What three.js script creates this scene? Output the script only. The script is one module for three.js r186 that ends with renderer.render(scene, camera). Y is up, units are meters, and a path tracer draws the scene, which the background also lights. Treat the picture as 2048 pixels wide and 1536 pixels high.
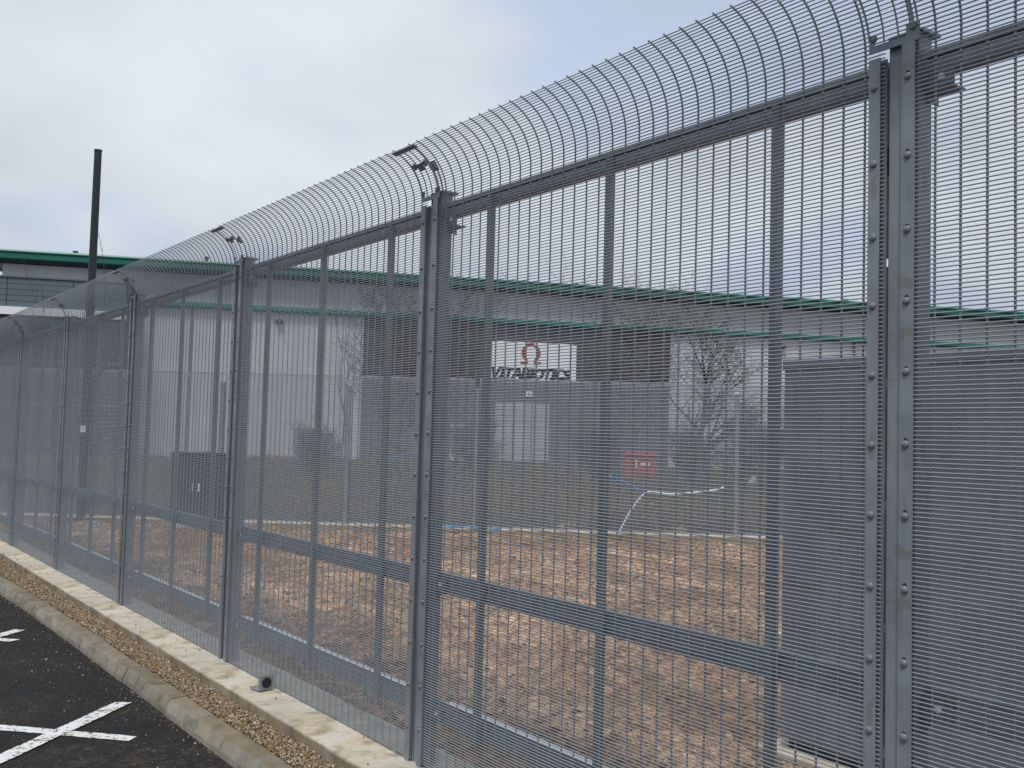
import * as THREE from 'three';
import { mergeGeometries, toCreasedNormals } from 'three/addons/utils/BufferGeometryUtils.js';
import { FontLoader } from 'three/addons/loaders/FontLoader.js';
import { TextGeometry } from 'three/addons/geometries/TextGeometry.js';

// ---------------------------------------------------------------- camera, sky, sun, exposure
const scene = new THREE.Scene();
const camera = new THREE.PerspectiveCamera(41.537, 4 / 3, 0.05, 900);
camera.position.set(0, 1.597, 2.606);
camera.rotation.set(0.05246, 0.94178, 0.02692, 'YXZ');

function rng(a) { return () => { a |= 0; a = a + 0x6D2B79F5 | 0; let t = Math.imul(a ^ a >>> 15, 1 | a); t = t + Math.imul(t ^ t >>> 7, 61 | t) ^ t; return ((t ^ t >>> 14) >>> 0) / 4294967296; }; }
function h3(x, y, z) { let n = Math.imul(x, 374761393) ^ Math.imul(y, 668265263) ^ Math.imul(z, 2147483647 - 1013904223); n = Math.imul(n ^ n >>> 13, 1274126177); n = Math.imul(n ^ n >>> 16, 2246822519); return ((n ^ n >>> 15) >>> 0) / 4294967296; }
const sm = t => t * t * (3 - 2 * t), lerp = (a, b, t) => a + (b - a) * t, clamp = (x, a = 0, b = 1) => Math.min(b, Math.max(a, x));
const sstep = (a, b, x) => sm(clamp((x - a) / (b - a)));
function vn(x, y, z = 0, per = 0) {
  const xi = Math.floor(x), yi = Math.floor(y), zi = Math.floor(z), fx = sm(x - xi), fy = sm(y - yi), fz = sm(z - zi);
  const m = per ? k => ((k % per) + per) % per : k => k;
  const c = (i, j, k) => h3(m(xi + i), m(yi + j), zi + k);
  const l = k => lerp(lerp(c(0, 0, k), c(1, 0, k), fx), lerp(c(0, 1, k), c(1, 1, k), fx), fy);
  return fz === 0 ? l(0) : lerp(l(0), l(1), fz);
}
function fbm(x, y, z = 0, oct = 4, per = 0) { let s = 0, a = 0.5, t = 0; for (let i = 0; i < oct; i++) { s += a * vn(x, y, z + i * 17, per); t += a; a *= 0.5; x *= 2; y *= 2; per *= 2; } return s / t; }
function fbm3(x, y, z, oct = 5) { let s = 0, a = 0.5, t = 0; for (let i = 0; i < oct; i++) { s += a * vn(x + i * 9.7, y + i * 3.1, z + i * 5.3); t += a; a *= 0.5; x *= 2.03; y *= 2.03; z *= 2.03; } return s / t; }

{ // overcast sky: thick grey-white cloud deck with thinner, bluer gaps
  const W = 1024, H = 512, d = new Float32Array(W * H * 4);
  for (let j = 0; j < H; j++) {
    const el = ((j + 0.5) / H - 0.5) * Math.PI, cy = Math.cos(el), sy = Math.sin(el);
    for (let i = 0; i < W; i++) {
      const az = ((i + 0.5) / W - 0.5) * 2 * Math.PI, x = Math.cos(az) * cy, z = Math.sin(az) * cy;
      const e = Math.max(sy, 0);
      const k = 1 / (e + 0.35);
      const big = fbm3(x * k * 1.9 + 48.474, e * 1.6 + 49.225, z * k * 1.9 + 23.985, 4);
      const fine = fbm3(x * k * 4.2 + 11, e * 3 + 4, z * k * 4.2 + 5, 5);
      const gap = sstep(0.47, 0.62, big * 0.72 + fine * 0.28) * 0.85;
      const lum = 0.665 + 0.17 * (fine - 0.5) - 0.36 * (big - 0.5);
      const r = lerp(0.645, 0.49, gap) * lum, g = lerp(0.697, 0.585, gap) * lum, b = lerp(0.752, 0.765, gap) * lum;
      const o = (j * W + i) * 4, up = 1.0;
      d[o] = r * up; d[o + 1] = g * up; d[o + 2] = b * up; d[o + 3] = 1;
    }
  }
  const t = new THREE.DataTexture(d, W, H, THREE.RGBAFormat, THREE.FloatType);
  t.mapping = THREE.EquirectangularReflectionMapping; t.magFilter = t.minFilter = THREE.LinearFilter; t.wrapS = THREE.RepeatWrapping; t.needsUpdate = true;
  scene.background = t; scene.environment = t;
}
const sun = new THREE.DirectionalLight(new THREE.Color(1.0, 0.96, 0.9), 1.5);
sun.position.set(4, 29, 12); sun.target.position.set(-6, 0, 0); scene.add(sun, sun.target);
sun.castShadow = true; sun.shadow.radius = 24; sun.shadow.mapSize.set(2048, 2048);
Object.assign(sun.shadow.camera, { left: -30, right: 30, top: 30, bottom: -30, near: 1, far: 120 });
const renderer = new THREE.WebGLRenderer({ antialias: true });
renderer.setSize(1024, 768); renderer.toneMapping = THREE.LinearToneMapping; renderer.toneMappingExposure = 1.53;
renderer.shadowMap.enabled = true;

// ---------------------------------------------------------------- helpers
const used = {};
function numbered(n) { used[n] = (used[n] ?? -1) + 1; return used[n] ? n + '_' + String(used[n]).padStart(3, '0') : n; }
function mesh(name, geo, mat, parent) { const m = new THREE.Mesh(geo, mat); m.name = parent ? name : numbered(name); m.castShadow = m.receiveShadow = true; (parent || scene).add(m); return m; }
function thing(name, label, category, group) { const o = new THREE.Group(); o.name = numbered(name); scene.add(o); o.userData = { label, category }; if (group) o.userData.group = group; return o; }
function grp(name, parent) { const o = new THREE.Group(); o.name = name; parent.add(o); return o; }
function tag(o, label, category, group) { o.userData = { ...o.userData, label, category }; if (group) o.userData.group = group; return o; }
function struct(o) { o.userData.kind = 'structure'; return o; }
function stuff(o) { o.userData.kind = 'stuff'; return o; }
function uvBox(g) { // metre uv by dominant normal
  const p = g.attributes.position, n = g.attributes.normal, uv = g.attributes.uv;
  for (let i = 0; i < p.count; i++) {
    const ax = Math.abs(n.getX(i)), ay = Math.abs(n.getY(i)), az = Math.abs(n.getZ(i));
    if (ay >= ax && ay >= az) uv.setXY(i, p.getX(i), p.getZ(i)); else if (ax >= az) uv.setXY(i, p.getZ(i), p.getY(i)); else uv.setXY(i, p.getX(i), p.getY(i));
  }
  return g;
}
function box(x0, x1, y0, y1, z0, z1) { const g = new THREE.BoxGeometry(x1 - x0, y1 - y0, z1 - z0); g.translate((x0 + x1) / 2, (y0 + y1) / 2, (z0 + z1) / 2); return uvBox(g); }
function rbox(x0, x1, y0, y1, z0, z1, b = 0.004) { // chamfered box, cheap
  const w = x1 - x0, h = y1 - y0, s = new THREE.Shape();
  s.moveTo(x0 + b, y0 + b); s.lineTo(x1 - b, y0 + b); s.lineTo(x1 - b, y1 - b); s.lineTo(x0 + b, y1 - b); s.closePath();
  const g = new THREE.ExtrudeGeometry(s, { depth: z1 - z0 - 2 * b, bevelEnabled: true, bevelThickness: b, bevelSize: b, bevelSegments: 1, steps: 1 });
  g.translate(0, 0, z0 + b); return uvBox(g);
}
const merge = a => mergeGeometries(a.map(g => g.index ? g.toNonIndexed() : g), false);
// tube with n sides through points, radii per point
function sweep(pts, rad, n = 6, cap = true) {
  const P = [], N = [], U = [], I = []; const T = new THREE.Vector3(), A = new THREE.Vector3(), B = new THREE.Vector3(), v = new THREE.Vector3();
  let len = 0; const ref = new THREE.Vector3();
  for (let i = 0; i < pts.length; i++) {
    const a = pts[Math.max(i - 1, 0)], b = pts[Math.min(i + 1, pts.length - 1)]; T.subVectors(b, a).normalize();
    if (i === 0) { ref.set(Math.abs(T.y) > 0.9 ? 1 : 0, Math.abs(T.y) > 0.9 ? 0 : 1, 0); }
    A.crossVectors(T, ref).normalize(); B.crossVectors(A, T).normalize(); ref.copy(B);
    if (i) len += pts[i].distanceTo(pts[i - 1]);
    const r = typeof rad === 'number' ? rad : rad[i];
    for (let k = 0; k <= n; k++) { const t = k / n * Math.PI * 2, c = Math.cos(t), s = Math.sin(t); v.copy(A).multiplyScalar(c).addScaledVector(B, s); N.push(v.x, v.y, v.z); P.push(pts[i].x + v.x * r, pts[i].y + v.y * r, pts[i].z + v.z * r); U.push(k / n * r * 6, len); }
    if (i) for (let k = 0; k < n; k++) { const o = (i - 1) * (n + 1) + k, q = o + n + 1; I.push(o, q, o + 1, o + 1, q, q + 1); }
  }
  if (cap) for (const [i, sgn] of [[0, -1], [pts.length - 1, 1]]) {
    const a = pts[i], b = pts[i === 0 ? 1 : i - 1]; T.subVectors(a, b).normalize(); const c0 = P.length / 3;
    P.push(a.x, a.y, a.z); N.push(T.x, T.y, T.z); U.push(0, 0);
    for (let k = 0; k <= n; k++) { const o = (i * (n + 1) + k) * 3; P.push(P[o], P[o + 1], P[o + 2]); N.push(T.x, T.y, T.z); U.push(0, 0); }
    for (let k = 0; k < n; k++) sgn > 0 ? I.push(c0, c0 + 1 + k + 1, c0 + 1 + k) : I.push(c0, c0 + 1 + k, c0 + 2 + k);
  }
  const g = new THREE.BufferGeometry(); g.setAttribute('position', new THREE.Float32BufferAttribute(P, 3)); g.setAttribute('normal', new THREE.Float32BufferAttribute(N, 3)); g.setAttribute('uv', new THREE.Float32BufferAttribute(U, 2)); g.setIndex(I); return g;
}
const V = (x, y, z) => new THREE.Vector3(x, y, z);
// prism along x from a closed (z,y) profile
function profile(pts, x0, x1) {
  const P = [], U = [], I = []; let L = 0;
  for (let i = 0; i < pts.length; i++) {
    const a = pts[i], b = pts[(i + 1) % pts.length], l = Math.hypot(a[0] - b[0], a[1] - b[1]), o = P.length / 3;
    P.push(x0, a[1], a[0], x1, a[1], a[0], x1, b[1], b[0], x0, b[1], b[0]); U.push(x0, L, x1, L, x1, L + l, x0, L + l); I.push(o, o + 1, o + 2, o, o + 2, o + 3); L += l;
  }
  const tri = THREE.ShapeUtils.triangulateShape(pts.map(p => new THREE.Vector2(p[0], p[1])), []);
  for (const x of [x0, x1]) { const o = P.length / 3; for (const p of pts) { P.push(x, p[1], p[0]); U.push(p[0], p[1]); } for (const t of tri) I.push(o + t[0], o + t[1], o + t[2]); }
  let g = new THREE.BufferGeometry(); g.setAttribute('position', new THREE.Float32BufferAttribute(P, 3)); g.setAttribute('uv', new THREE.Float32BufferAttribute(U, 2)); g.setIndex(I);
  g = g.toNonIndexed(); g.computeVertexNormals(); return g;
}
function dataTex(W, H, fn, srgb = true, wrap = true) {
  const d = new Uint8Array(W * H * 4);
  for (let j = 0; j < H; j++) for (let i = 0; i < W; i++) { const c = fn(i, j), o = (j * W + i) * 4; d[o] = clamp(c[0], 0, 255); d[o + 1] = clamp(c[1], 0, 255); d[o + 2] = clamp(c[2], 0, 255); d[o + 3] = 255; }
  const t = new THREE.DataTexture(d, W, H); t.magFilter = THREE.LinearFilter; t.minFilter = THREE.LinearMipmapLinearFilter; t.generateMipmaps = true; if (wrap) t.wrapS = t.wrapT = THREE.RepeatWrapping; if (srgb) t.colorSpace = THREE.SRGBColorSpace; t.needsUpdate = true; return t;
}
const std = (o) => new THREE.MeshStandardMaterial(o);
const lin = (r, g, b) => new THREE.Color().setRGB(r, g, b);
function tiled(t, rx, ry = rx) { const c = t.clone(); c.repeat.set(rx, ry); c.needsUpdate = true; return c; }

// ---------------------------------------------------------------- materials
const steelTex = dataTex(512, 512, (i, j) => { const a = fbm(i / 64, j / 64, 3, 4, 8), b = h3(i, j, 5), st = fbm(i / 10.667, j / 128, 9, 3, 48); const v = 222 + (a - 0.5) * 46 + (b - 0.5) * 11 + (st - 0.5) * 26; const d = sstep(0.66, 0.8, fbm(i / 32, j / 32, 21, 4, 16)) * 30; return [v - d * 0.6, v - d * 0.75, v - d * 1.2]; });
const steelBump = dataTex(256, 256, (i, j) => { const v = 128 + (h3(i, j, 1) - 0.5) * 90 + (fbm(i / 8, j / 8, 2, 3, 32) - 0.5) * 120; return [v, v, v]; }, false);
const M = {};
M.paint = std({ color: lin(0.272, 0.300, 0.332), map: tiled(steelTex, 1.3), bumpMap: tiled(steelBump, 8), bumpScale: 0.0003, roughness: 0.5, metalness: 0.0 });
M.wire = std({ color: lin(0.272, 0.300, 0.332), roughness: 0.34, metalness: 0.0 });
M.bolt = std({ color: lin(0.235, 0.255, 0.275), map: tiled(steelTex, 3), roughness: 0.45, metalness: 0.1 });
M.galvAndSheen = std({ color: lin(0.80, 0.84, 0.88), roughness: 0.35, metalness: 0.0 });  // pale galvanised bolts and handles, also the painted sheen on the bottom rail
M.zinc = std({ color: lin(0.38, 0.41, 0.44), map: tiled(steelTex, 5), roughness: 0.5, metalness: 0.2 });
M.dark = std({ color: lin(0.035, 0.038, 0.042), roughness: 0.7 });
M.rubber = std({ color: lin(0.02, 0.022, 0.026), roughness: 0.85 });
const concTex = dataTex(1024, 1024, (i, j) => {
  const a = fbm(i / 128, j / 128, 31, 5, 8), b = fbm(i / 16, j / 16, 37, 3, 64), s = h3(i, j, 4), st = sstep(0.36, 0.78, fbm(i / 85.333, j / 85.333, 44, 6, 12)), dk = sstep(0.5, 0.85, fbm(i / 64, j / 64, 51, 6, 16)), pit = h3(i >> 1, j >> 1, 91) > 0.996 ? 40 : 0;
  const v = 222 + (a - 0.5) * 44 + (b - 0.5) * 22 + (s - 0.5) * 16 - pit;
  return [v - st * 12 - dk * 34, v - 7 - st * 19 - dk * 36, v - 19 - st * 32 - dk * 39];
});
const concBump = dataTex(512, 512, (i, j) => { const v = 128 + (fbm(i / 32, j / 32, 61, 5, 16) - 0.5) * 130 + (h3(i, j, 7) - 0.5) * 50 - (h3(i >> 1, j >> 1, 92) > 0.994 ? 70 : 0); return [v, v, v]; }, false);
M.concrete = std({ color: lin(0.80, 0.79, 0.765), map: tiled(concTex, 0.7), bumpMap: tiled(concBump, 2), bumpScale: 0.003, roughness: 0.92, vertexColors: true });
M.kerb = std({ color: lin(0.34, 0.345, 0.335), map: tiled(concTex, 0.9), bumpMap: tiled(concBump, 2.5), bumpScale: 0.003, roughness: 0.95, vertexColors: true });
const asphTex = dataTex(2048, 1024, (i, j) => { // 8 m x 4 m
  const g = h3(i, j, 3), g2 = vn(i / 2.3, j / 2.3, 8), d = sstep(0.5, 0.72, fbm(i / 140, j / 140, 12, 5)), f = fbm(i / 22, j / 22, 14, 4);
  let v = 22 + (g2 - 0.5) * 40 + (g - 0.5) * 22 + (f - 0.5) * 26;
  let c = [v * 1.0, v * 0.97, v * 1.0];
  const br = d * (0.25 + 0.75 * sstep(0.42, 0.62, fbm(i / 9, j / 9, 16, 3)));
  c[0] += br * 27; c[1] += br * 20; c[2] += br * 10;
  if (h3(i >> 1, j >> 1, 77) > 0.9985) { c = [120, 112, 98]; }
  return c;
}, true);
const asphBump = dataTex(1024, 1024, (i, j) => { const v = 110 + (vn(i / 3, j / 3, 5) - 0.5) * 200 + (vn(i / 7, j / 7, 6) - 0.5) * 90; return [v, v, v]; }, false);
M.asphalt = std({ color: 0xffffff, map: tiled(asphTex, 1 / 8, 1 / 4), bumpMap: tiled(asphBump, 1 / 2.4), bumpScale: 0.010, roughness: 0.95 });
M.whitePaint = std({ color: lin(0.80, 0.81, 0.82), map: tiled(dataTex(512, 512, (i, j) => { const n = fbm(i / 32, j / 32, 71, 5, 16), p = h3(i, j, 72), w = sstep(0.60, 0.70, fbm(i / 16, j / 16, 74, 5, 32)) * 120; const v = 240 + (n - 0.5) * 26 + (p - 0.5) * 10 - w; return [v, v - w * 0.08, v - w * 0.25]; }), 1.6), bumpMap: tiled(asphBump, 1 / 2.4), bumpScale: 0.003, roughness: 0.8 });
const soilTex = dataTex(1024, 1024, (i, j) => { // 3.2 m
  const a = fbm(i / 128, j / 128, 81, 5, 8), b = fbm(i / 16, j / 16, 83, 4, 64), c = vn(i / 4, j / 4, 85, 256), s = h3(i, j, 6);
  const v = (a - 0.5) * 0.5 + (b - 0.5) * 0.75 + (c - 0.5) * 0.35 + (s - 0.5) * 0.16; const st = c > 0.9 ? 14 : 0;
  return [156 + v * 190 + st, 127 + v * 168 + st, 101 + v * 142 + st];
});
const soilBump = dataTex(512, 512, (i, j) => { const v = 128 + (fbm(i / 16, j / 16, 87, 5, 32) - 0.5) * 260; return [v, v, v]; }, false);
M.soil = std({ color: 0xffffff, map: tiled(soilTex, 1 / 3.2), bumpMap: tiled(soilBump, 1 / 1.3), bumpScale: 0.03, roughness: 1, vertexColors: true });
M.verge = std({ color: lin(0.9, 0.86, 0.8), map: tiled(dataTex(512, 512, (i, j) => { const a = fbm(i / 64, j / 64, 101, 5, 8), b = fbm(i / 8, j / 8, 103, 3, 64), g = sstep(0.45, 0.62, a); const v = (b - 0.5) * 70; return [lerp(96, 84, g) + v, lerp(76, 88, g) + v * 0.95, lerp(54, 44, g) + v * 0.7]; }), 1 / 5), roughness: 1 });
M.stone = std({ color: 0xffffff, roughness: 0.9 });
M.grass = std({ color: 0xffffff, roughness: 1, side: THREE.DoubleSide });
const cladTex = dataTex(512, 512, (i, j) => { const a = fbm(i / 128, j / 128, 111, 4, 4), st = fbm(i / 16, j / 256, 113, 3, 32); const v = 235 + (a - 0.5) * 22 + (st - 0.5) * 14; return [v, v, v]; });
M.cladWhite = std({ color: lin(0.66, 0.69, 0.72), map: tiled(cladTex, 0.12), roughness: 0.55 });
M.cladGrey = std({ color: lin(0.50, 0.505, 0.52), map: tiled(cladTex, 0.12), roughness: 0.55 });
M.cladDark = std({ color: lin(0.105, 0.098, 0.098), map: tiled(cladTex, 0.12), roughness: 0.6 });
M.cladSlate = std({ color: lin(0.135, 0.172, 0.215), map: tiled(cladTex, 0.2), roughness: 0.5 });
M.green = std({ color: lin(0.008, 0.21, 0.145), map: tiled(cladTex, 0.1), roughness: 0.4 });
M.greenDeep = std({ color: lin(0.006, 0.15, 0.108), map: tiled(cladTex, 0.1), roughness: 0.4 });
M.gutter = std({ color: lin(0.03, 0.034, 0.038), roughness: 0.6 });
M.glass = std({ color: lin(0.03, 0.035, 0.04), roughness: 0.08 });
M.roof = std({ color: lin(0.30, 0.31, 0.32), roughness: 0.7 });
M.kiosk = std({ color: lin(0.170, 0.190, 0.238), map: tiled(steelTex, 0.8), bumpMap: tiled(steelBump, 4), bumpScale: 0.0005, roughness: 0.62 });
M.column = std({ color: lin(0.014, 0.019, 0.025), roughness: 0.45 });
M.bark = std({ color: lin(0.085, 0.066, 0.052), roughness: 1 });
M.twig = std({ color: lin(0.07, 0.052, 0.042), roughness: 1 });
M.signWhite = std({ color: lin(0.82, 0.84, 0.86), roughness: 0.5 });
M.signRed = std({ color: lin(0.33, 0.035, 0.03), roughness: 0.5 });
M.signBlack = std({ color: lin(0.012, 0.012, 0.014), roughness: 0.5 });
M.red = std({ color: lin(0.45, 0.03, 0.03), roughness: 0.5 });
M.blue = std({ color: lin(0.06, 0.24, 0.60), roughness: 0.5 });
M.palePipe = std({ color: lin(0.55, 0.68, 0.78), roughness: 0.45 });
M.plastic = std({ color: lin(0.75, 0.77, 0.8), roughness: 0.5 });
M.blueSign = std({ color: lin(0.18, 0.28, 0.55), roughness: 0.5 });

// ---------------------------------------------------------------- ground, road, kerb, plinth
{ const g = new THREE.CircleGeometry(600, 64); g.rotateX(-Math.PI / 2); g.translate(0, -0.42, 0); const uv = g.attributes.uv, p = g.attributes.position; for (let i = 0; i < p.count; i++) uv.setXY(i, p.getX(i), p.getZ(i)); struct(mesh('ground', g, M.verge)); }
{ const g = new THREE.PlaneGeometry(90, 60, 1, 1); g.rotateX(-Math.PI / 2); g.translate(-5, -0.16, 0.5 + 30); const uv = g.attributes.uv, p = g.attributes.position; for (let i = 0; i < p.count; i++) uv.setXY(i, p.getX(i) + 14, p.getZ(i)); struct(mesh('asphalt', g, M.asphalt)); }
{ // soil yard: one displaced sheet
  const x0 = -22, x1 = 4, z0 = -16, z1 = -0.2, nx = 434, nz = 264, P = [], U = [], Cc = [], I = [];
  for (let j = 0; j <= nz; j++) for (let i = 0; i <= nx; i++) {
    const x = lerp(x0, x1, i / nx), z = lerp(z1, z0, j / nz);
    const edge = sstep(0, 0.5, -0.24 - z);
    const rut = Math.sin((x * 0.55 + z * 1.0) * 2.6 + fbm(x * 0.4, z * 0.4, 3, 3) * 7) * 0.014;
    const lump = (fbm(x * 1.6, z * 1.6, 7, 4) - 0.5) * 0.16 + (fbm(x * 6, z * 6, 9, 3) - 0.5) * 0.075;
    P.push(x, -0.055 + edge * (rut + lump), z); U.push(x, z);
    const dry = sstep(0.45, 0.64, fbm(x * 0.55 + 3, z * 0.8, 19, 5)), wet = sstep(0.52, 0.72, fbm(x * 1.1, z * 1.4, 29, 5));
    Cc.push(lerp(0.72, 1.08, dry) - wet * 0.16, lerp(0.66, 1.04, dry) - wet * 0.16, lerp(0.60, 0.98, dry) - wet * 0.15);
  }
  for (let j = 0; j < nz; j++) for (let i = 0; i < nx; i++) { const o = j * (nx + 1) + i; I.push(o, o + 1, o + nx + 1, o + 1, o + nx + 2, o + nx + 1); }
  const g = new THREE.BufferGeometry(); g.setAttribute('position', new THREE.Float32BufferAttribute(P, 3)); g.setAttribute('uv', new THREE.Float32BufferAttribute(U, 2)); g.setAttribute('color', new THREE.Float32BufferAttribute(Cc, 3)); g.setIndex(I); g.computeVertexNormals();
  struct(mesh('yard_soil', g, M.soil));
}
function rough(g, amp, f, keepBelow = -9) { const p = g.attributes.position; for (let i = 0; i < p.count; i++) { const x = p.getX(i), y = p.getY(i), z = p.getZ(i); if (y < keepBelow) continue; p.setXYZ(i, x, y + (fbm(x * f, z * f, 3, 3) - 0.5) * amp, z + (fbm(x * f + 9, y * f + 5, z * f, 3) - 0.5) * amp); } g.computeVertexNormals(); return g; }
function strip(x0, x1, zf, zb, y0, y1, nx) { // long concrete strip: front face, top face, back face with soft arrises
  const prof = [[zf, y0], [zf, y1 - 0.012], [zf - 0.004, y1 - 0.004], [zf - 0.012, y1], [lerp(zf, zb, 0.33), y1 + 0.001], [lerp(zf, zb, 0.66), y1 + 0.001], [zb + 0.012, y1], [zb, y1 - 0.012], [zb, y0]];
  const P = [], U = [], I = [], K = [];
  let L = [0]; for (let i = 1; i < prof.length; i++) L.push(L[i - 1] + Math.hypot(prof[i][0] - prof[i - 1][0], prof[i][1] - prof[i - 1][1]));
  for (let i = 0; i <= nx; i++) { const x = lerp(x0, x1, i / nx); prof.forEach((p, k) => { const w = (fbm(x * 3, k * 0.6, 41, 4) - 0.5); P.push(x, p[1] + (k > 0 && k < prof.length - 1 ? w * 0.012 : 0), p[0] + (k < 4 ? 1 : k > 5 ? -1 : 0) * w * 0.022); U.push(x, L[k]); const q = (k < 2 ? 0.14 : k < 3 ? 0.45 : 0.93) + (fbm(x * 5, k * 2.1, 57, 4) - 0.5) * 0.22 + (fbm(x * 23, k * 3.3, 59, 2) - 0.5) * 0.16, m = clamp(q, 0.05, 1); K.push(lerp(0.36, 1, m), lerp(0.31, 1, m), lerp(0.25, 1, m)); }); }
  const n = prof.length; for (let i = 0; i < nx; i++) for (let k = 0; k < n - 1; k++) { const o = i * n + k; I.push(o, o + n, o + 1, o + 1, o + n, o + n + 1); }
  const g = new THREE.BufferGeometry(); g.setAttribute('position', new THREE.Float32BufferAttribute(P, 3)); g.setAttribute('uv', new THREE.Float32BufferAttribute(U, 2)); g.setAttribute('color', new THREE.Float32BufferAttribute(K, 3)); g.setIndex(I); return toCreasedNormals(g, 0.5);
}
struct(mesh('concrete_footing', strip(-20.6, 3.2, 0.25, -0.24, -0.4, 0, 500), M.concrete));
{ // gravel bed under the loose stones
  const g = new THREE.PlaneGeometry(24, 0.26, 300, 8); g.rotateX(-Math.PI / 2); g.translate(-8.6, -0.082, 0.35); const p = g.attributes.position, uv = g.attributes.uv;
  for (let i = 0; i < p.count; i++) { p.setY(i, p.getY(i) + (fbm(p.getX(i) * 3, p.getZ(i) * 6, 2, 3) - 0.5) * 0.03); uv.setXY(i, p.getX(i), p.getZ(i)); } g.computeVertexNormals();
  const col = new Float32Array(p.count * 3).fill(0.75); g.setAttribute('color', new THREE.BufferAttribute(col, 3)); struct(mesh('gravel_bed', g, M.soil));
}
const kerbShift = x => x < -8.6 ? 0.0062 * (-8.6 - x) ** 2 : 0;
{
  const kerb = new THREE.Group(); kerb.name = 'kerb'; struct(kerb); scene.add(kerb);
  const mk = (len, uo, seed) => {
    const pr = [[0.438, -0.4], [0.438, -0.066], [0.444, -0.06], [0.528, -0.061], [0.538, -0.064], [0.546, -0.072], [0.571, -0.126], [0.573, -0.14], [0.573, -0.4]];
    const nx = 14, P = [], U = [], I = [], K = [], n = pr.length; let L = [0]; for (let i = 1; i < n; i++) L.push(L[i - 1] + Math.hypot(pr[i][0] - pr[i - 1][0], pr[i][1] - pr[i - 1][1]));
    const xs = [0, 0.004]; for (let i = 1; i < nx; i++) xs.push(len * i / nx); xs.push(len - 0.004, len);
    xs.forEach((x, i) => pr.forEach((q, k) => { const e = (i === 0 || i === xs.length - 1) && k > 0 && k < n - 1 ? 0.004 : 0, w = (fbm(x * 7 + seed, k * 0.8 + seed, 51, 3) - 0.5) * 0.005; P.push(x - len / 2, q[1] - e + (k > 0 && k < n - 1 ? w : 0), q[0] - (k > 3 ? e : 0) + w); U.push(x + uo, L[k] + uo * 0.37); const dq = clamp((k > 4 ? 0.95 : 0.35) + (fbm(x * 6 + seed * 3, k * 0.9, 63, 4) - 0.5) * 0.8, 0, 1); K.push(lerp(0.80, 1.05, dq), lerp(0.69, 1.06, dq), lerp(0.54, 1.05, dq)); }));
    for (let i = 0; i < xs.length - 1; i++) for (let k = 0; k < n - 1; k++) { const o = i * n + k; I.push(o, o + 1, o + n, o + 1, o + n + 1, o + n); }
    const ends = [0, xs.length - 1]; for (const e of ends) { const c = P.length / 3; for (let k = 0; k < n; k++) { const o = (e * n + k) * 3; P.push(P[o], P[o + 1], P[o + 2]); U.push(pr[k][0], pr[k][1]); K.push(0.8, 0.75, 0.68); } for (let k = 1; k < n - 1; k++) I.push(c, c + k, c + k + 1); }
    const g = new THREE.BufferGeometry(); g.setAttribute('position', new THREE.Float32BufferAttribute(P, 3)); g.setAttribute('uv', new THREE.Float32BufferAttribute(U, 2)); g.setAttribute('color', new THREE.Float32BufferAttribute(K, 3)); g.setIndex(I); return toCreasedNormals(g, 0.3);
  };
  const vars = [mk(0.922, 0, 1), mk(0.922, 2.3, 5), mk(0.922, 4.9, 9), mk(0.922, 7.7, 14)];
  const r = rng(5), tones = [1, 0.9, 1.08, 0.96].map(t => { const m = M.kerb.clone(); m.color.multiplyScalar(t); return m; });
  for (let k = 0; k < 16; k++) {
    const xr = -2.585 - k * 0.934, x = xr - 0.467, m = mesh('kerb_stone', vars[k % 4], tones[(k * 3 + 1) % 4], kerb);
    const s = kerbShift(x), sl = (kerbShift(x - 0.467) - kerbShift(x + 0.467)) / 0.934;
    m.position.set(x, (r() - 0.5) * 0.005, s + (r() - 0.5) * 0.006); m.rotation.y = Math.atan(sl) + (r() - 0.5) * 0.006;
  }
}
{ // painted crosses on the asphalt
  const r = rng(77);
  const stripe = (ax, az, bx, bz, w, y) => {
    const dx = bx - ax, dz = bz - az, L = Math.hypot(dx, dz), ux = dx / L, uz = dz / L, n = 60, P = [], U = [], I = [];
    for (let i = 0; i <= n; i++) { const t = i / n; for (const s of [-1, 1]) { const j = (r() - 0.5) * 0.006 + (vn(t * 14, s * 5 + ax, 3) - 0.5) * 0.008, e = i === 0 ? (r() - 0.5) * 0.05 : 0, o = s * (w / 2 + j); P.push(ax + ux * (t * L + e) - uz * o, y, az + uz * (t * L + e) + ux * o); U.push(t * L + ax, o + az); } }
    for (let i = 0; i < n; i++) { const o = i * 2; I.push(o, o + 1, o + 2, o + 1, o + 3, o + 2); }
    const g = new THREE.BufferGeometry(); g.setAttribute('position', new THREE.Float32BufferAttribute(P, 3)); g.setAttribute('uv', new THREE.Float32BufferAttribute(U, 2)); g.setIndex(I); g.computeVertexNormals(); return g;
  };
  for (const [cx, cz, a, b] of [[-6.25, 1.19, 0.66, 0.47], [-9.23, 1.09, 0.40, 0.235]]) {
    const mk = new THREE.Group(); mk.name = numbered('road_marking'); struct(mk); scene.add(mk);
    mesh('painted_stripe', stripe(cx - 0.69 * a, cz - 0.72 * a, cx + 0.69 * 1.4, cz + 0.72 * 1.4, 0.105, -0.152), M.whitePaint, mk);
    mesh('painted_stripe', stripe(cx + 0.72 * b, cz - 0.69 * b, cx - 0.72 * 1.4, cz + 0.69 * 1.4, 0.095, -0.156), M.whitePaint, mk);
  }
}
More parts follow.
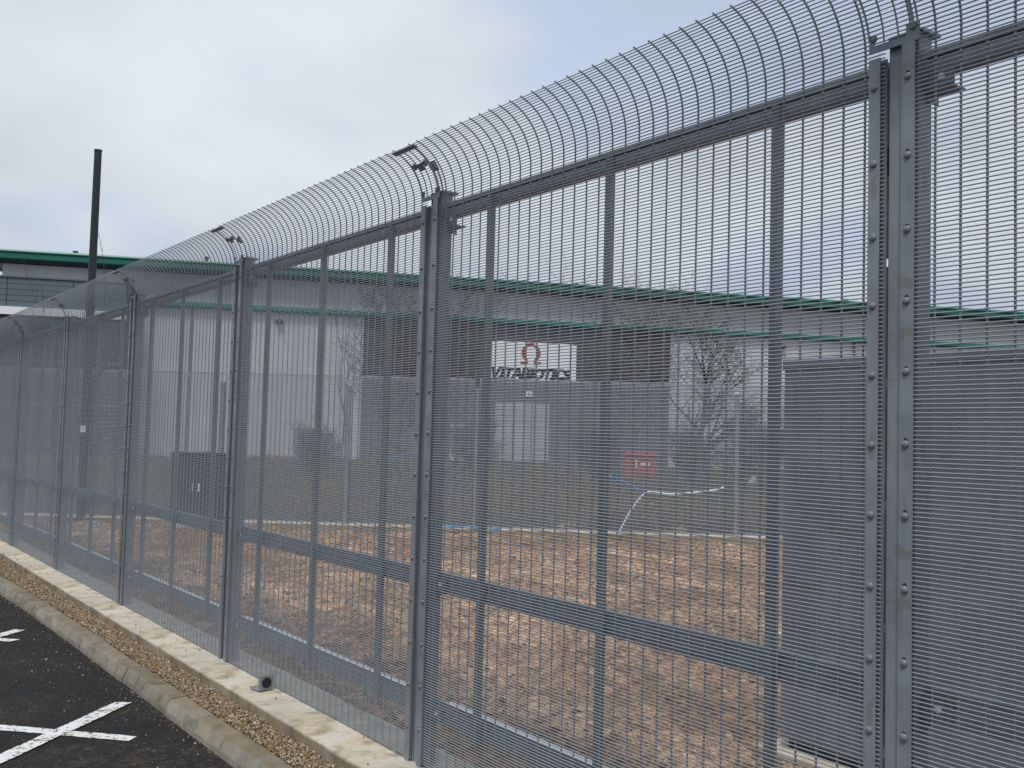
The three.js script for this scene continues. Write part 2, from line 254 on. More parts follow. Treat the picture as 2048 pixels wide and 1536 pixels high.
// ---------------------------------------------------------------- far ground beyond the rear fence
const q0 = V(-17.44, 0, -3.471), ff = V(0.623, 0, -0.782), fn = V(0.782, 0, 0.623);
const farP = (s, y, o) => V(q0.x + ff.x * s + fn.x * o, y, q0.z + ff.z * s + fn.z * o);
{
  const P = [], U = [], I = [], nx = 120, nz = 90;
  for (let j = 0; j <= nz; j++) for (let i = 0; i <= nx; i++) { const s = lerp(-40, 60, i / nx), o = -0.26 - 75 * (j / nz) ** 1.6; const p = farP(s, 0, o); const y = 0.0 + (fbm(p.x * 0.5, p.z * 0.5, 33, 4) - 0.5) * 0.35 * sstep(0.3, 2, -o) - 0.04; P.push(p.x, y, p.z); U.push(p.x, p.z); }
  for (let j = 0; j < nz; j++) for (let i = 0; i < nx; i++) { const o = j * (nx + 1) + i; I.push(o, o + 1, o + nx + 1, o + 1, o + nx + 2, o + nx + 1); }
  const g = new THREE.BufferGeometry(); g.setAttribute('position', new THREE.Float32BufferAttribute(P, 3)); g.setAttribute('uv', new THREE.Float32BufferAttribute(U, 2)); g.setIndex(I); g.computeVertexNormals(); struct(mesh('rough_verge', g, M.verge));
}
{ const g = strip(-4.5, 16, 0.28, -0.25, -0.35, 0.035, 200), m = struct(mesh('concrete_footing', g, M.concrete)); m.position.copy(q0); m.rotation.y = Math.atan2(0.782, 0.623); }

// ---------------------------------------------------------------- near security fence
const ARC = { y: 2.775, r: 0.24, end: 1.27 }, PX = -1.7288, BAY = 2.5915, PITCH = 0.0127;
function arcPt(t, R) { return [ARC.y + R * Math.sin(t), ARC.r - R * Math.cos(t)]; } // y, z
function wiresGeo(x0, x1, bottom, seed, hr, sides) {
  const parts = [], r = rng(seed);
  const wire = (y, z) => { const n = 3, pts = []; for (let i = 0; i <= n; i++) pts.push(V(lerp(x0, x1, i / n) + (i === 0 || i === n ? (r() - 0.5) * 0.002 : 0), y + (r() - 0.5) * 0.0006, z + (r() - 0.5) * 0.0008)); parts.push(sweep(pts, hr, sides, true)); };
  for (let y = ARC.y - PITCH; y > bottom; y -= PITCH) wire(y, 0);
  for (let k = 0; k * PITCH / ARC.r < ARC.end; k++) { const [y, z] = arcPt(k * PITCH / ARC.r, ARC.r); wire(y, z); }
  return mergeGeometries(parts, false);
}
function vertGeo(bottom, vr, sides, segs = 12) {
  const pts = [V(0, bottom - 0.012, -0.0059), V(0, 1.2, -0.0059), V(0, ARC.y, -0.0059)]; const R = ARC.r + 0.0059;
  for (let i = 1; i <= segs; i++) { const [y, z] = arcPt(i / segs * (ARC.end + 0.03), R); pts.push(V(0, y, z)); }
  const tip = pts[pts.length - 1].clone(); const rad = pts.map(() => vr); rad[rad.length - 1] = vr * 1.02;
  return sweep(pts, rad, sides, true);
}
const boltGeo = (() => { const pts = []; for (let i = 0; i <= 6; i++) { const t = i / 6 * Math.PI / 2; pts.push(new THREE.Vector2(0.0118 * Math.sin(t), 0.0075 * Math.cos(t))); } pts.push(new THREE.Vector2(0.0118, -0.001)); const g = new THREE.LatheGeometry(pts, 14); g.rotateX(Math.PI / 2); return g; })();
const boltY = [2.669, 2.439, 2.221, 2.016, 1.812, 1.608, 1.404, 1.199, 0.993, 0.788, 0.583, 0.378, 0.173];
const fence = thing('security_fence', 'tall grey welded mesh fence with curved top on the concrete footing beside the kerb', 'fence');
function holedBar(x0, x1, y0, y1, holes, z0, th) {
  const s = new THREE.Shape(); s.moveTo(x0, y0); s.lineTo(x1, y0); s.lineTo(x1, y1); s.lineTo(x0, y1); s.closePath();
  for (const [hx, hy, hr] of holes) { const p = new THREE.Path(); p.absarc(hx, hy, hr, 0, Math.PI * 2, true); s.holes.push(p); }
  const g = new THREE.ExtrudeGeometry(s, { depth: th, bevelEnabled: false, curveSegments: 8 }); g.translate(0, 0, z0); return uvBox(g);
}
const barR = holedBar(0.043, 0.084, 0.0, 2.775, boltY.map(y => [0.0635, y + 0.0105, 0.0072]), 0.0035, 0.006);
const barL = rbox(-0.0665, -0.0285, 0.0, 2.752, 0.0035, 0.0095, 0.0012);
const postBox = (() => { const s = new THREE.Shape(); s.moveTo(-0.009, -0.012); s.lineTo(0.080, -0.012); s.lineTo(0.084, -0.016); s.lineTo(0.084, -0.078); s.lineTo(0.080, -0.082); s.lineTo(-0.009, -0.082); s.lineTo(-0.013, -0.078); s.lineTo(-0.013, -0.016); s.closePath(); const g = new THREE.ExtrudeGeometry(s, { depth: 2.80, bevelEnabled: false }); g.rotateX(-Math.PI / 2); g.scale(1, 1, -1); const ix = g.index; const p = g.attributes.position; for (let i = 0; i < p.count; i += 3) { const a = [p.getX(i), p.getY(i), p.getZ(i)]; p.setXYZ(i, p.getX(i + 1), p.getY(i + 1), p.getZ(i + 1)); p.setXYZ(i + 1, ...a); } g.computeVertexNormals(); return uvBox(g); })();
const flange = merge([box(-0.066, -0.020, 0, 2.75, -0.018, -0.0125), ...[0.0, 0.36, 0.72, 1.08, 1.44, 1.80, 2.16, 2.41].map(y => box(-0.085, -0.0128, y, y + 0.335, -0.062, -0.057))]);
const uPlate = merge([box(-0.0665, 0.098, 2.770, 2.792, 0.0040, 0.0085), box(-0.0665, -0.050, 2.791, 2.822, 0.0041, 0.0086), box(0.056, 0.098, 2.791, 2.822, 0.0041, 0.0086)]);
const capGeo = merge([rbox(-0.014, 0.098, 2.801, 2.811, -0.108, -0.008, 0.003), box(0.03, 0.05, 2.8105, 2.822, -0.09, -0.04)]);
function arcStrip(x, w, th, t0, t1, R) { const pts = []; for (let i = 0; i <= 12; i++) { const [y, z] = arcPt(lerp(t0, t1, i / 12), R); pts.push([z, y]); } for (let i = 12; i >= 0; i--) { const [y, z] = arcPt(lerp(t0, t1, i / 12), R + th); pts.push([z, y]); } return profile(pts, x - w / 2, x + w / 2); }
const infill = merge([arcStrip(-0.0645, 0.005, 0.004, 0.16, 1.30, ARC.r - 0.009), arcStrip(-0.016, 0.004, 0.004, 0.08, 1.24, ARC.r - 0.009), arcStrip(0.031, 0.004, 0.004, 0.08, 1.24, ARC.r - 0.009), arcStrip(0.095, 0.005, 0.004, 0.16, 1.30, ARC.r - 0.009),
  ...(() => { const a = []; for (let k = 1; k < 24; k++) { const [y, z] = arcPt(k * PITCH / ARC.r, ARC.r - 0.0005); a.push(sweep([V(-0.020, y, z), V(0.048, y, z)], 0.0019, 5, true)); } return a; })()]);
const tipBar = (() => { const [y, z] = arcPt(1.25, ARC.r - 0.012); const g = box(-0.085, 0.125, -0.004, 0.004, -0.014, 0.014); g.rotateX(-(Math.PI / 2 - 1.25)); g.translate(0, y, z); return g; })();
const clampGeo = (() => { const [y, z] = arcPt(0.78, ARC.r - 0.014); const g = merge([box(-0.03, 0.075, -0.007, 0.007, -0.005, 0.005), box(-0.036, -0.018, -0.014, 0.014, -0.008, 0.008), box(0.062, 0.080, -0.014, 0.014, -0.008, 0.008), box(0.006, 0.036, -0.032, -0.006, -0.007, 0.007)]); g.rotateX(0.78); g.translate(0, y, z); return g; })();
const armGeo = (() => { const pts = []; for (let i = 0; i <= 8; i++) { const t = lerp(-0.1, 0.70, i / 8); const [y, z] = arcPt(t, ARC.r + 0.045); pts.push(V(0.05, t < 0 ? ARC.y + 0.24 * t : y, t < 0 ? -0.045 : z)); } return sweep(pts, 0.005, 6); })();
const armPlate = (() => { const [y, z] = arcPt(0.62, ARC.r + 0.035); const g = merge([box(0.025, 0.078, -0.024, 0.024, -0.003, 0.003), box(0.028, 0.042, -0.012, 0.016, -0.003, 0.012), box(0.06, 0.074, -0.013, 0.015, -0.003, 0.012)]); g.rotateX(0.62); g.translate(0, y, z); return g; })();
const POSTS = [1, 0, -1, -2, -3, -4, -5, -6].map(k => PX + k * BAY);
POSTS.forEach((x, pi) => {
  const p = grp('post', fence); p.position.x = x; const rr = rng(100 + pi);
  mesh('upright', postBox, M.paint, p); mesh('flange', flange, M.paint, p);
  mesh('clamp_bar', barL, M.paint, p); mesh('clamp_bar', barR, M.paint, p);
  mesh('cap', capGeo, M.paint, p); mesh('top_plate', uPlate, M.paint, p); mesh('curved_infill', infill, M.wire, p);
  mesh('end_bar', tipBar, M.paint, p); mesh('clamp', clampGeo, M.paint, p); mesh('extension_arm', armGeo, M.paint, p); mesh('arm_plate', armPlate, M.paint, p);
  for (const y of boltY) { const b = mesh('bolt', boltGeo, M.bolt, p); b.position.set(0.0635 + (rr() - 0.5) * 0.002, y + (rr() - 0.5) * 0.003, 0.0098); const c = mesh('bolt', boltGeo, M.bolt, p); c.position.set(-0.0475, y - 0.006 + (rr() - 0.5) * 0.003, 0.0098); }
  for (const [bx, by] of [[-0.05, 2.812], [0.079, 2.812]]) mesh('bolt', boltGeo, M.bolt, p).position.set(bx, by, 0.0089);
});
{
  const wGeo = wiresGeo(0.046, BAY - 0.0175, 0.012, 11, 0.0023, 5), wGeo2 = wiresGeo(0.046, BAY - 0.0175, 0.010, 23, 0.0023, 5), vGeo = vertGeo(0.012, 0.0036, 6);
  // stepped channel rail profile (z, y relative to its top)
  const railProf = h => [[-0.11, -h], [-0.052, -h], [-0.050, -h + 0.004], [-0.050, -0.052], [-0.060, -0.047], [-0.060, -0.025], [-0.070, -0.021], [-0.070, -0.002], [-0.073, 0], [-0.11, 0]];
  const midRail = profile(railProf(0.088), 0.0845, BAY - 0.0075), lowRail = profile(railProf(0.096), 0.0845, BAY - 0.0075);
  const lowTop = box(0.16, BAY - 0.14, 0.0005, 0.0045, -0.109, -0.0715);  // strip along the rail ledge, sun and sky reflection put into its near-white colour
  const topRail = profile([[-0.11, -0.072], [-0.052, -0.072], [-0.05, -0.068], [-0.05, -0.036], [-0.085, -0.034], [-0.085, -0.026], [-0.052, -0.024], [-0.05, -0.002], [-0.052, 0], [-0.11, 0]], 0.0845, BAY - 0.0075);
  const mull = merge([rbox(-0.015, 0.015, 0.205, 2.715, -0.048, -0.016, 0.003)]);
  const brkt = merge([rbox(0.0848, 0.175, -0.06, -0.006, -0.049, -0.043, 0.0015), box(0.0848, 0.091, -0.09, 0.0, -0.105, -0.0495), box(0.0848, 0.175, -0.066, -0.0605, -0.105, -0.043)]);
  for (let i = 0; i < 7; i++) {
    const x0 = POSTS[i + 1], z = [0, 0, 0.001, -0.001, 0.001, 0, 0][i];
    const panel = grp('mesh_panel', fence); panel.position.set(x0, 0, z);
    stuff(mesh('horizontal_wires', i % 2 ? wGeo : wGeo2, M.wire, panel));
    for (let k = -1; k < 32; k++) mesh('vertical_wire', vGeo, M.wire, panel).position.x = 0.141 + k * 0.0762;
    const add = (n, g, m, y) => { const o = mesh(n, g, m, fence); o.position.set(x0, y, 0); return o; };
    add('top_rail', topRail, M.paint, 2.755); add('middle_rail', midRail, M.paint, 0.925);
    const lr = add('bottom_rail', lowRail, M.paint, 0.312); mesh('sheen_strip', lowTop, M.galvAndSheen, lr);
    for (const y of [2.69, 0.905, 0.29]) { const b = add('bracket', brkt, M.paint, y); const bo = mesh('bolt', boltGeo, M.galvAndSheen, b); bo.position.set(0.135, -0.03, -0.0425); }
    for (const o of [0.44, 1.27, 2.095]) { const m = mesh('mullion', mull, M.paint, fence); m.position.set(x0 + BAY - o, 0, 0); }
  }
}
// ---------------------------------------------------------------- rear security fence
{
  const f2 = thing('security_fence', 'rear run of grey welded mesh fence across the far side of the soil yard', 'fence');
  f2.position.copy(q0); f2.rotation.y = Math.atan2(0.782, 0.623) + Math.PI; f2.scale.y = 0.865; // local +x runs back towards the corner, +z faces outwards
  const b2 = 2.22, w2 = wiresGeo(0.03, b2 - 0.03, 0.05, 31, 0.0022, 4), v2 = []; const vg = vertGeo(0.05, 0.0032, 4, 6);
  for (let k = 0; k < 29; k++) { const g = vg.clone(); g.translate(0.05 + k * 0.0757, 0, 0); v2.push(g); }
  const vm = mergeGeometries(v2, false), pg = rbox(-0.035, 0.035, 0.03, 2.80, -0.09, -0.012, 0.004);
  for (let i = 0; i < 9; i++) { const s = -4.12 + i * 2.22; const p = mesh('post', pg, M.paint, f2); p.position.x = -s; if (i > 0) { const pn = grp('mesh_panel', f2); pn.position.x = -s; stuff(mesh('horizontal_wires', w2, M.wire, pn)); stuff(mesh('vertical_wires', vm, M.wire, pn)); } }
}
// ---------------------------------------------------------------- warehouse beyond
const bld = thing('warehouse', 'long pale warehouse with green eaves bands and a slate grey corner block', 'building');
bld.position.set(-61.851, 0, -7.531); bld.rotation.y = 1.1639;
{
  const L = 88, D = 40, w = (n, m, x0, x1, y0, y1, z0, z1) => mesh(n, box(x0, x1, y0, y1, z0, z1), m, bld);
  w('core', M.cladGrey, 0.1, L, -0.4, 10.2, -D, -0.12);
  for (let s = -0.3; s < L - 1; s += 6.05) { const x1 = Math.min(s + 6.04, L); w('upper_panel', M.cladGrey, s, x1, 8.9, 10.5, -0.115, 0); } // light upper band
  for (let s = 0; s < 19.7; s += 1.972) for (const [y0, y1] of [[-0.3, 2.9], [2.905, 5.7], [5.705, 8.55]]) w('wall_panel', M.cladWhite, s, s + 1.967, y0, y1, -0.115, -0.01);
  for (let s = 19.75; s < 39.3; s += 3.265) for (const [y0, y1] of [[-0.3, 4.5], [4.51, 8.55]]) w('dark_panel', M.cladDark, s, s + 3.255, y0, y1, -0.115, -0.02);
  for (let s = 39.35; s < L; s += 4.0) for (let k = 0; k < 9; k++) w('plank_panel', M.cladWhite, s, Math.min(s + 3.99, L), -0.3 + k * 0.985, -0.3 + k * 0.985 + 0.965, -0.115, -0.01);
  w('downpipe', M.cladWhite, 39.2, 39.34, 0, 8.55, 0, 0.12);
  for (const s of [9.8, 52.2, 64.4]) w('downpipe', M.cladSlate, s, s + 0.13, 0, 8.55, 0, 0.12);
  for (const s of [14.6, 23.4, 36.2, 46.8]) w('wall_light', M.gutter, s, s + 0.4, 7.9, 8.1, -0.01, 0.3);
  // eaves
  mesh('eaves_fascia', profile([[-0.3, 10.98], [0.75, 10.98], [0.86, 11.0], [0.92, 11.08], [0.86, 11.18], [0.7, 11.2], [-0.3, 11.22]], -0.9, L), M.green, bld);
  mesh('eaves_skirt', profile([[-0.3, 10.66], [0.78, 10.66], [0.84, 10.7], [0.84, 10.972], [-0.3, 10.972]], -0.9, L), M.greenDeep, bld);
  mesh('gutter', profile([[-0.3, 10.54], [0.35, 10.54], [0.45, 10.652], [-0.3, 10.652]], -0.85, L), M.gutter, bld);
  mesh('canopy_band', profile([[-0.11, 8.56], [0.3, 8.56], [0.36, 8.62], [0.36, 8.8], [0.28, 8.86], [-0.11, 8.88]], 6.6, L), M.green, bld);
  mesh('roof', profile([[-0.3, 11.222], [-0.9, 11.25], [-20, 12.2], [-39.5, 11.25], [-39.5, 10.3], [-0.3, 10.3]], -0.88, L - 0.02), M.roof, bld);
  for (const [s, h] of [[10.4, 0.32], [3.2, 0.18], [52, 0.2], [33, 0.16]]) { const v = w('roof_vent', M.gutter, s, s + 0.18, 11.2, 11.3 + h, -0.9, -0.7); mesh('cowl', box(s - 0.04, s + 0.22, 11.3 + h, 11.36 + h, -0.94, -0.66), M.gutter, v); }
  // slate corner block with panel joints, white soffit and dark glazing below
  const blk = w('corner_block', M.gutter, -4, 6.7, 0, 9.30, 0.1, 2.92);
  for (let k = 0; k < 5; k++) for (const [s0, s1] of [[-4.0, 0.72], [0.75, 4.0], [4.03, 6.7]]) mesh('cladding_panel', box(s0, s1, 7.80 + k * 0.305, 7.80 + k * 0.305 + 0.285, 2.925, 3.0), M.cladSlate, blk);
  mesh('coping', box(-4.05, 6.75, 9.335, 9.42, 0.05, 3.06), M.cladSlate, blk);
  mesh('soffit_band', box(-4.02, 6.72, 7.36, 7.78, 2.7, 3.1), M.signWhite, blk);
  for (let k = 0; k < 6; k++) { const x = -3.9 + k * 1.76; const win = mesh('window', box(x, x + 1.7, 0.4, 7.2, 2.925, 2.97), M.cladSlate, blk); }
  for (let k = 0; k < 6; k++) for (const [y0, y1] of [[0.5, 2.6], [2.75, 4.9], [5.05, 7.1]]) mesh('pane', box(-3.82 + k * 1.76, -3.82 + k * 1.76 + 1.54, y0, y1, 2.972, 2.985), M.glass, blk);
  // ground floor openings
  for (const [s, ww] of [[27.9, 1.1], [29.06, 1.1], [30.22, 1.1]]) { const d = w('shutter_door', M.cladGrey, s, s + ww, 0.1, 3.7, -0.015, 0.05); for (let k = 0; k < 10; k++) mesh('slat', box(s + 0.05, s + ww - 0.05, 0.2 + k * 0.34, 0.2 + k * 0.34 + 0.31, 0.052, 0.085), M.cladGrey, d); }
  { const d = w('door', M.cladWhite, 25.1, 26.1, 0.05, 2.3, -0.015, 0.05); mesh('handle', box(25.9, 25.98, 1.0, 1.2, 0.05, 0.1), M.gutter, d); }
  for (const s of [47, 51, 55]) { const f = w('window', M.cladSlate, s, s + 2.6, 1.0, 2.6, -0.005, 0.04); for (let k = 0; k < 2; k++) mesh('pane', box(s + 0.08 + k * 1.25, s + 1.27 + k * 1.25, 1.08, 2.52, 0.042, 0.055), M.glass, f); }
}
{ // wall sign: white board, red emblem, black slanted letters
  const font = await new FontLoader().loadAsync('fonts/droid/droid_sans_bold.typeface.json');
  const sg = thing('wall_sign', 'white rectangular sign with red horseshoe emblem above black slanted lettering on the warehouse', 'sign');
  sg.position.copy(bld.position); sg.rotation.y = bld.rotation.y;
  mesh('board', rbox(27.36, 32.96, 5.17, 7.47, 0, 0.12, 0.01), M.signWhite, sg);
  const sh = new THREE.Shape(), cx = 30.03, cy = 6.83, N = 40, a0 = -1.02, a1 = Math.PI + 1.02; const out = [], inn = [];
  for (let i = 0; i <= N; i++) { const a = lerp(a0, a1, i / N), up = Math.sin(a); const ro = 0.60, ri = 0.60 - lerp(0.13, 0.25, clamp(1 - Math.abs(up))) - 0.02; out.push([cx + Math.cos(a) * ro, cy + Math.sin(a) * ro * 0.98]); inn.push([cx + Math.cos(a) * ri, cy + Math.sin(a) * ri * 1.02]); }
  const pts = [...out, [cx - 0.36, cy - 0.55], [cx - 0.62, cy - 0.52], [cx - 0.66, cy - 0.66], [cx - 0.17, cy - 0.72], ...inn.reverse(), [cx + 0.17, cy - 0.72], [cx + 0.66, cy - 0.66], [cx + 0.62, cy - 0.52], [cx + 0.36, cy - 0.55]];
  sh.moveTo(...pts[0]); pts.slice(1).forEach(p => sh.lineTo(...p)); sh.closePath();
  const eg = new THREE.ExtrudeGeometry(sh, { depth: 0.02, bevelEnabled: false }); eg.translate(0, 0, 0.122); mesh('emblem', eg, M.signRed, sg);
  const glyphs = [...'VITABIOTICS'].map(ch => { const g = new TextGeometry(ch, { font, size: 0.64, depth: 0.012, curveSegments: 6, bevelEnabled: true, bevelThickness: 0.004, bevelSize: 0.022, bevelSegments: 1 }); g.computeBoundingBox(); return g; });
  const wd = glyphs.map(g => g.boundingBox.max.x - g.boundingBox.min.x), gap = (5.12 - wd.reduce((a, b) => a + b, 0) * 1.12) / 10;
  let x = 27.42; glyphs.forEach((g, i) => { g.translate(-g.boundingBox.min.x, 0, 0); g.applyMatrix4(new THREE.Matrix4().set(1.12, 0.22, 0, 0, 0, 0.98, 0, 0, 0, 0, 1, 0, 0, 0, 0, 1)); g.translate(x, 5.24 , 0.122); x += wd[i] * 1.12 + gap; mesh('letter', g, M.signBlack, sg); });
  const s2 = thing('wall_notice', 'small white and blue square notice on the warehouse below the large sign', 'sign'); s2.position.copy(bld.position); s2.rotation.y = bld.rotation.y;
  mesh('board', box(29.8, 30.19, 4.1, 4.46, 0, 0.04), M.signWhite, s2); mesh('printed_bar', box(29.96, 30.02, 4.14, 4.42, 0.041, 0.046), M.blueSign, s2); mesh('printed_bar', box(29.84, 30.15, 4.25, 4.30, 0.047, 0.051), M.blueSign, s2);
}
// ---------------------------------------------------------------- kiosk, column, cabinet, bracket and small things
{
  const k = thing('equipment_kiosk', 'large plain slate grey panelled kiosk standing just inside the mesh fence', 'kiosk'); k.position.set(-3.57, 0, -1.82);
  mesh('slab', strip(-0.1, 4.9, 0.10, -1.8, -0.35, -0.012, 60), M.concrete, k);
  mesh('base', box(0.03, 4.67, -0.011, 0.05, -1.57, -0.035), M.dark, k);
  mesh('skirt', rbox(0, 4.7, 0.045, 0.338, -1.6, 0, 0.006), M.kiosk, k);
  mesh('body', box(0.02, 4.68, 0.339, 2.0, -1.58, -0.03), M.dark, k);
  for (const [a, b] of [[0, 1.56], [1.566, 3.13], [3.136, 4.7]]) mesh('panel', rbox(a, b, 0.35, 2.0, -0.029, 0, 0.004), M.kiosk, k);
  mesh('side_panel', rbox(4.681, 4.72, 0.35, 2.0, -1.58, -0.031, 0.004), M.kiosk, k); mesh('side_panel', rbox(-0.02, 0.019, 0.35, 2.0, -1.58, -0.031, 0.004), M.kiosk, k);
  mesh('roof', rbox(-0.012, 4.712, 2.001, 2.058, -1.62, 0.008, 0.008), M.kiosk, k);
}
{
  const c = thing('steel_column', 'tall dark bare steel column rising above the rear fence', 'column'); c.position.set(-18.5, 0, -1.75);
  mesh('shaft', sweep([V(0, 0, 0), V(0, 3, 0), V(0, 6.40, 0)], [0.075, 0.07, 0.063], 16), M.column, c);
  mesh('cap', sweep([V(0, 6.401, 0), V(0, 6.43, 0)], 0.069, 16), M.column, c);
  mesh('base_plate', box(-0.2, 0.2, -0.06, 0.02, -0.2, 0.2), M.column, c);
  const pl = mesh('label_plate', box(-0.05, 0.05, 1.48, 1.60, 0.077, 0.081), M.plastic, c); pl.rotation.y = 0.94 + 0.1;
}
{
  const b = thing('steel_cabinet', 'black ground-mounted cabinet in front of the rear mesh fence', 'cabinet'); b.position.set(-17.0, 0, -3.28); b.rotation.y = 0.94;
  mesh('plinth', box(-0.40, 0.40, -0.12, 0.06, -0.16, 0.16), M.cladGrey, b); mesh('body', rbox(-0.42, 0.42, 0.06, 1.16, -0.18, 0.17, 0.006), M.dark, b);
  for (const s of [-1, 1]) { const d = mesh('door', rbox(s < 0 ? -0.41 : 0.004, s < 0 ? -0.004 : 0.41, 0.08, 1.13, 0.171, 0.185, 0.004), M.dark, b); mesh('handle', box(s * 0.05 - 0.01, s * 0.05 + 0.01, 0.55, 0.68, 0.186, 0.2), M.galvAndSheen, d); }
  mesh('lid', rbox(-0.44, 0.44, 1.161, 1.20, -0.2, 0.2, 0.006), M.dark, b);
}
{
  const b = thing('angle_bracket', 'small loose steel angle bracket with a dark rubber disc lying on the concrete footing', 'bracket'); b.position.set(-5.965, 0.006, 0.075); b.rotation.y = 0.12;
  const foot = holedBar(-0.11, -0.001, -0.05, 0.05, [[-0.085, -0.026, 0.006], [-0.075, -0.026, 0.006], [-0.085, 0.028, 0.006], [-0.075, 0.028, 0.006]], 0, 0.007); foot.rotateX(-Math.PI / 2); mesh('foot_plate', foot, M.zinc, b);
  const up = rbox(0, 0.007, 0.0, 0.088, -0.052, 0.052, 0.0015); mesh('upright_plate', up, M.zinc, b);
  const d = new THREE.CylinderGeometry(0.031, 0.032, 0.005, 28); d.rotateZ(Math.PI / 2); d.translate(0.0098, 0.046, 0); mesh('rubber_disc', d, M.rubber, b);
  for (const s of [-0.041, 0.041]) mesh('gusset', box(-0.03, -0.0005, 0.0073, 0.03, s - 0.002, s + 0.002), M.zinc, b);
}
{
  const curve = (a, n = 24) => new THREE.CatmullRomCurve3(a.map(p => V(...p))).getPoints(n);
  tag(mesh('pipe', sweep(curve([[-12.68, 0.0, -8.88], [-12.55, 0.42, -9.05], [-12.41, 0.72, -9.23], [-12.35, 0.75, -9.29], [-12.15, 0.72, -9.55], [-11.84, 0.77, -9.94], [-11.63, 0.83, -10.2], [-11.57, 0.88, -10.28]], 40), 0.016, 7), M.palePipe), 'pale flexible pipe rising from the ground and running along the rear fence', 'pipe');
  tag(mesh('blue_hose', sweep(curve([[-12.78, 1.0, -8.75], [-12.71, 0.95, -8.85], [-12.55, 0.84, -9.04], [-12.42, 0.745, -9.2]]), 0.014, 6), M.blue), 'short blue hose hanging on the rear fence above the pale pipe', 'hose');
  tag(mesh('blue_hose', sweep(curve([[-15.2, 1.1, -5.74], [-15.11, 1.14, -5.83], [-14.98, 1.23, -5.99], [-14.8, 1.31, -6.22]]), 0.012, 6), M.blue), 'blue hose tied diagonally to the rear fence, clear of any pipe', 'hose');
  tag(mesh('blue_hose', sweep(curve([[-14.7, 0.06, -6.40], [-14.54, 0.062, -6.55], [-14.41, 0.065, -6.72], [-14.17, 0.062, -7.02], [-13.9, 0.06, -7.35]]), 0.016, 6), M.blue), 'blue hose lying on the footing along the base of the rear fence', 'hose');
  const r = thing('red_bin', 'red storage bin with white markings standing on the verge beyond the rear fence', 'bin'); r.position.set(-29.42, 0, -25.12); r.rotation.y = 0.95;
  mesh('body', rbox(-0.58, 0.58, 0.05, 0.98, -0.4, 0.4, 0.04), M.red, r); mesh('lid', rbox(-0.62, 0.62, 0.985, 1.13, -0.44, 0.44, 0.03), M.red, r); mesh('marking', box(-0.2, -0.14, 0.55, 0.85, 0.401, 0.408), M.plastic, r); mesh('marking', box(0.0, 0.36, 0.64, 0.74, 0.401, 0.408), M.plastic, r); mesh('feet', merge([box(-0.5, -0.3, -0.2, 0.05, -0.3, 0.3), box(0.3, 0.5, -0.2, 0.05, -0.3, 0.3)]), M.dark, r);
  const w = thing('plastic_drum', 'white plastic drum standing on the verge beyond the rear fence', 'drum'); w.position.set(-24.8, -0.05, -26.43);
  const lp = [[0, 0], [0.17, 0], [0.185, 0.02], [0.185, 0.15], [0.175, 0.16], [0.185, 0.17], [0.185, 0.32], [0.175, 0.33], [0.185, 0.34], [0.18, 0.47], [0.15, 0.5], [0, 0.5]].map(p => new THREE.Vector2(...p)); mesh('body', new THREE.LatheGeometry(lp, 20), M.plastic, w); mesh('cap', sweep([V(0.06, 0.501, 0), V(0.06, 0.53, 0)], 0.04, 12), M.dark, w);
}
// ---------------------------------------------------------------- bare trees
function tree(name, label, pos, H, seed, o) {
  const t = thing(name, label, 'tree', o.group); t.position.set(pos[0], pos[1], pos[2]); const r = rng(seed), trunkG = [], brG = [];
  const up = V(0, 1, 0);
  function limb(p, dir, len, rad, depth) {
    const n = depth < 2 ? 5 : 3, pts = [p.clone()], rads = [rad]; let d = dir.clone(), q = p.clone(); const kids = [];
    for (let i = 1; i <= n; i++) { d.addScaledVector(V(r() - 0.5, r() - 0.4, r() - 0.5), (o.wob ?? 0.22) + depth * 0.05).addScaledVector(up, depth > 0 ? o.lift : 0).normalize(); q = q.clone().addScaledVector(d, len / n); pts.push(q); const rr = rad * (1 - 0.62 * i / n); rads.push(rr); if (depth > 0 || i >= o.first) kids.push([q, d.clone(), rr]); }
    (depth === 0 ? trunkG : brG).push(sweep(pts, rads, depth < 1 ? 8 : depth < 3 ? 5 : 3, false));
    if (depth >= o.depth) return;
    for (const [kp, kd, kr] of kids) { const m = depth === 0 ? o.k0 : 1 + (r() < o.more ? 1 : 0); for (let j = 0; j < m; j++) { const a = r() * Math.PI * 2, side = V(Math.cos(a), 0.1, Math.sin(a)); const nd = kd.clone().multiplyScalar(o.along).addScaledVector(side, o.spread).normalize(); limb(kp, nd, len * lerp(o.l0, o.l1, r()), Math.max(kr * 0.62, 0.006), depth + 1); } }
  }
  limb(V(0, -0.2, 0), V(0.03, 1, 0.02).normalize(), H, o.rad, 0);
  mesh('trunk', mergeGeometries(trunkG, false), M.bark, t); mesh('branches', mergeGeometries(brG, false), M.twig, t); return t;
}
const T1 = { depth: 4, first: 2, k0: 3, more: 0.45, along: 0.55, spread: 0.75, l0: 0.42, l1: 0.62, lift: 0.05, rad: 0.12 };
tree('bare_tree', 'spreading bare tree with dark branches before the white right-hand cladding of the warehouse', [-21.0, 0, -19.6], 3.5, 3, T1);
tree('bare_tree', 'dense bare tree before the join of white wall and dark cladding', [-31.4, 0, -15.3], 4.2, 8, { ...T1, depth: 4, more: 0.8, rad: 0.1, lift: 0.09 });
tree('bare_tree', 'dense bare tree with brown twigs touching the edge of the warehouse sign', [-34.2, 0, -18.0], 4.6, 15, { ...T1, depth: 4, more: 0.8, rad: 0.1, lift: 0.09 });
tree('bare_tree', 'bare tree before the dark cladding between the warehouse sign and the white downpipe', [-30.6, 0, -25.9], 5.2, 22, { ...T1, depth: 4, more: 0.6, rad: 0.1, lift: 0.08 });
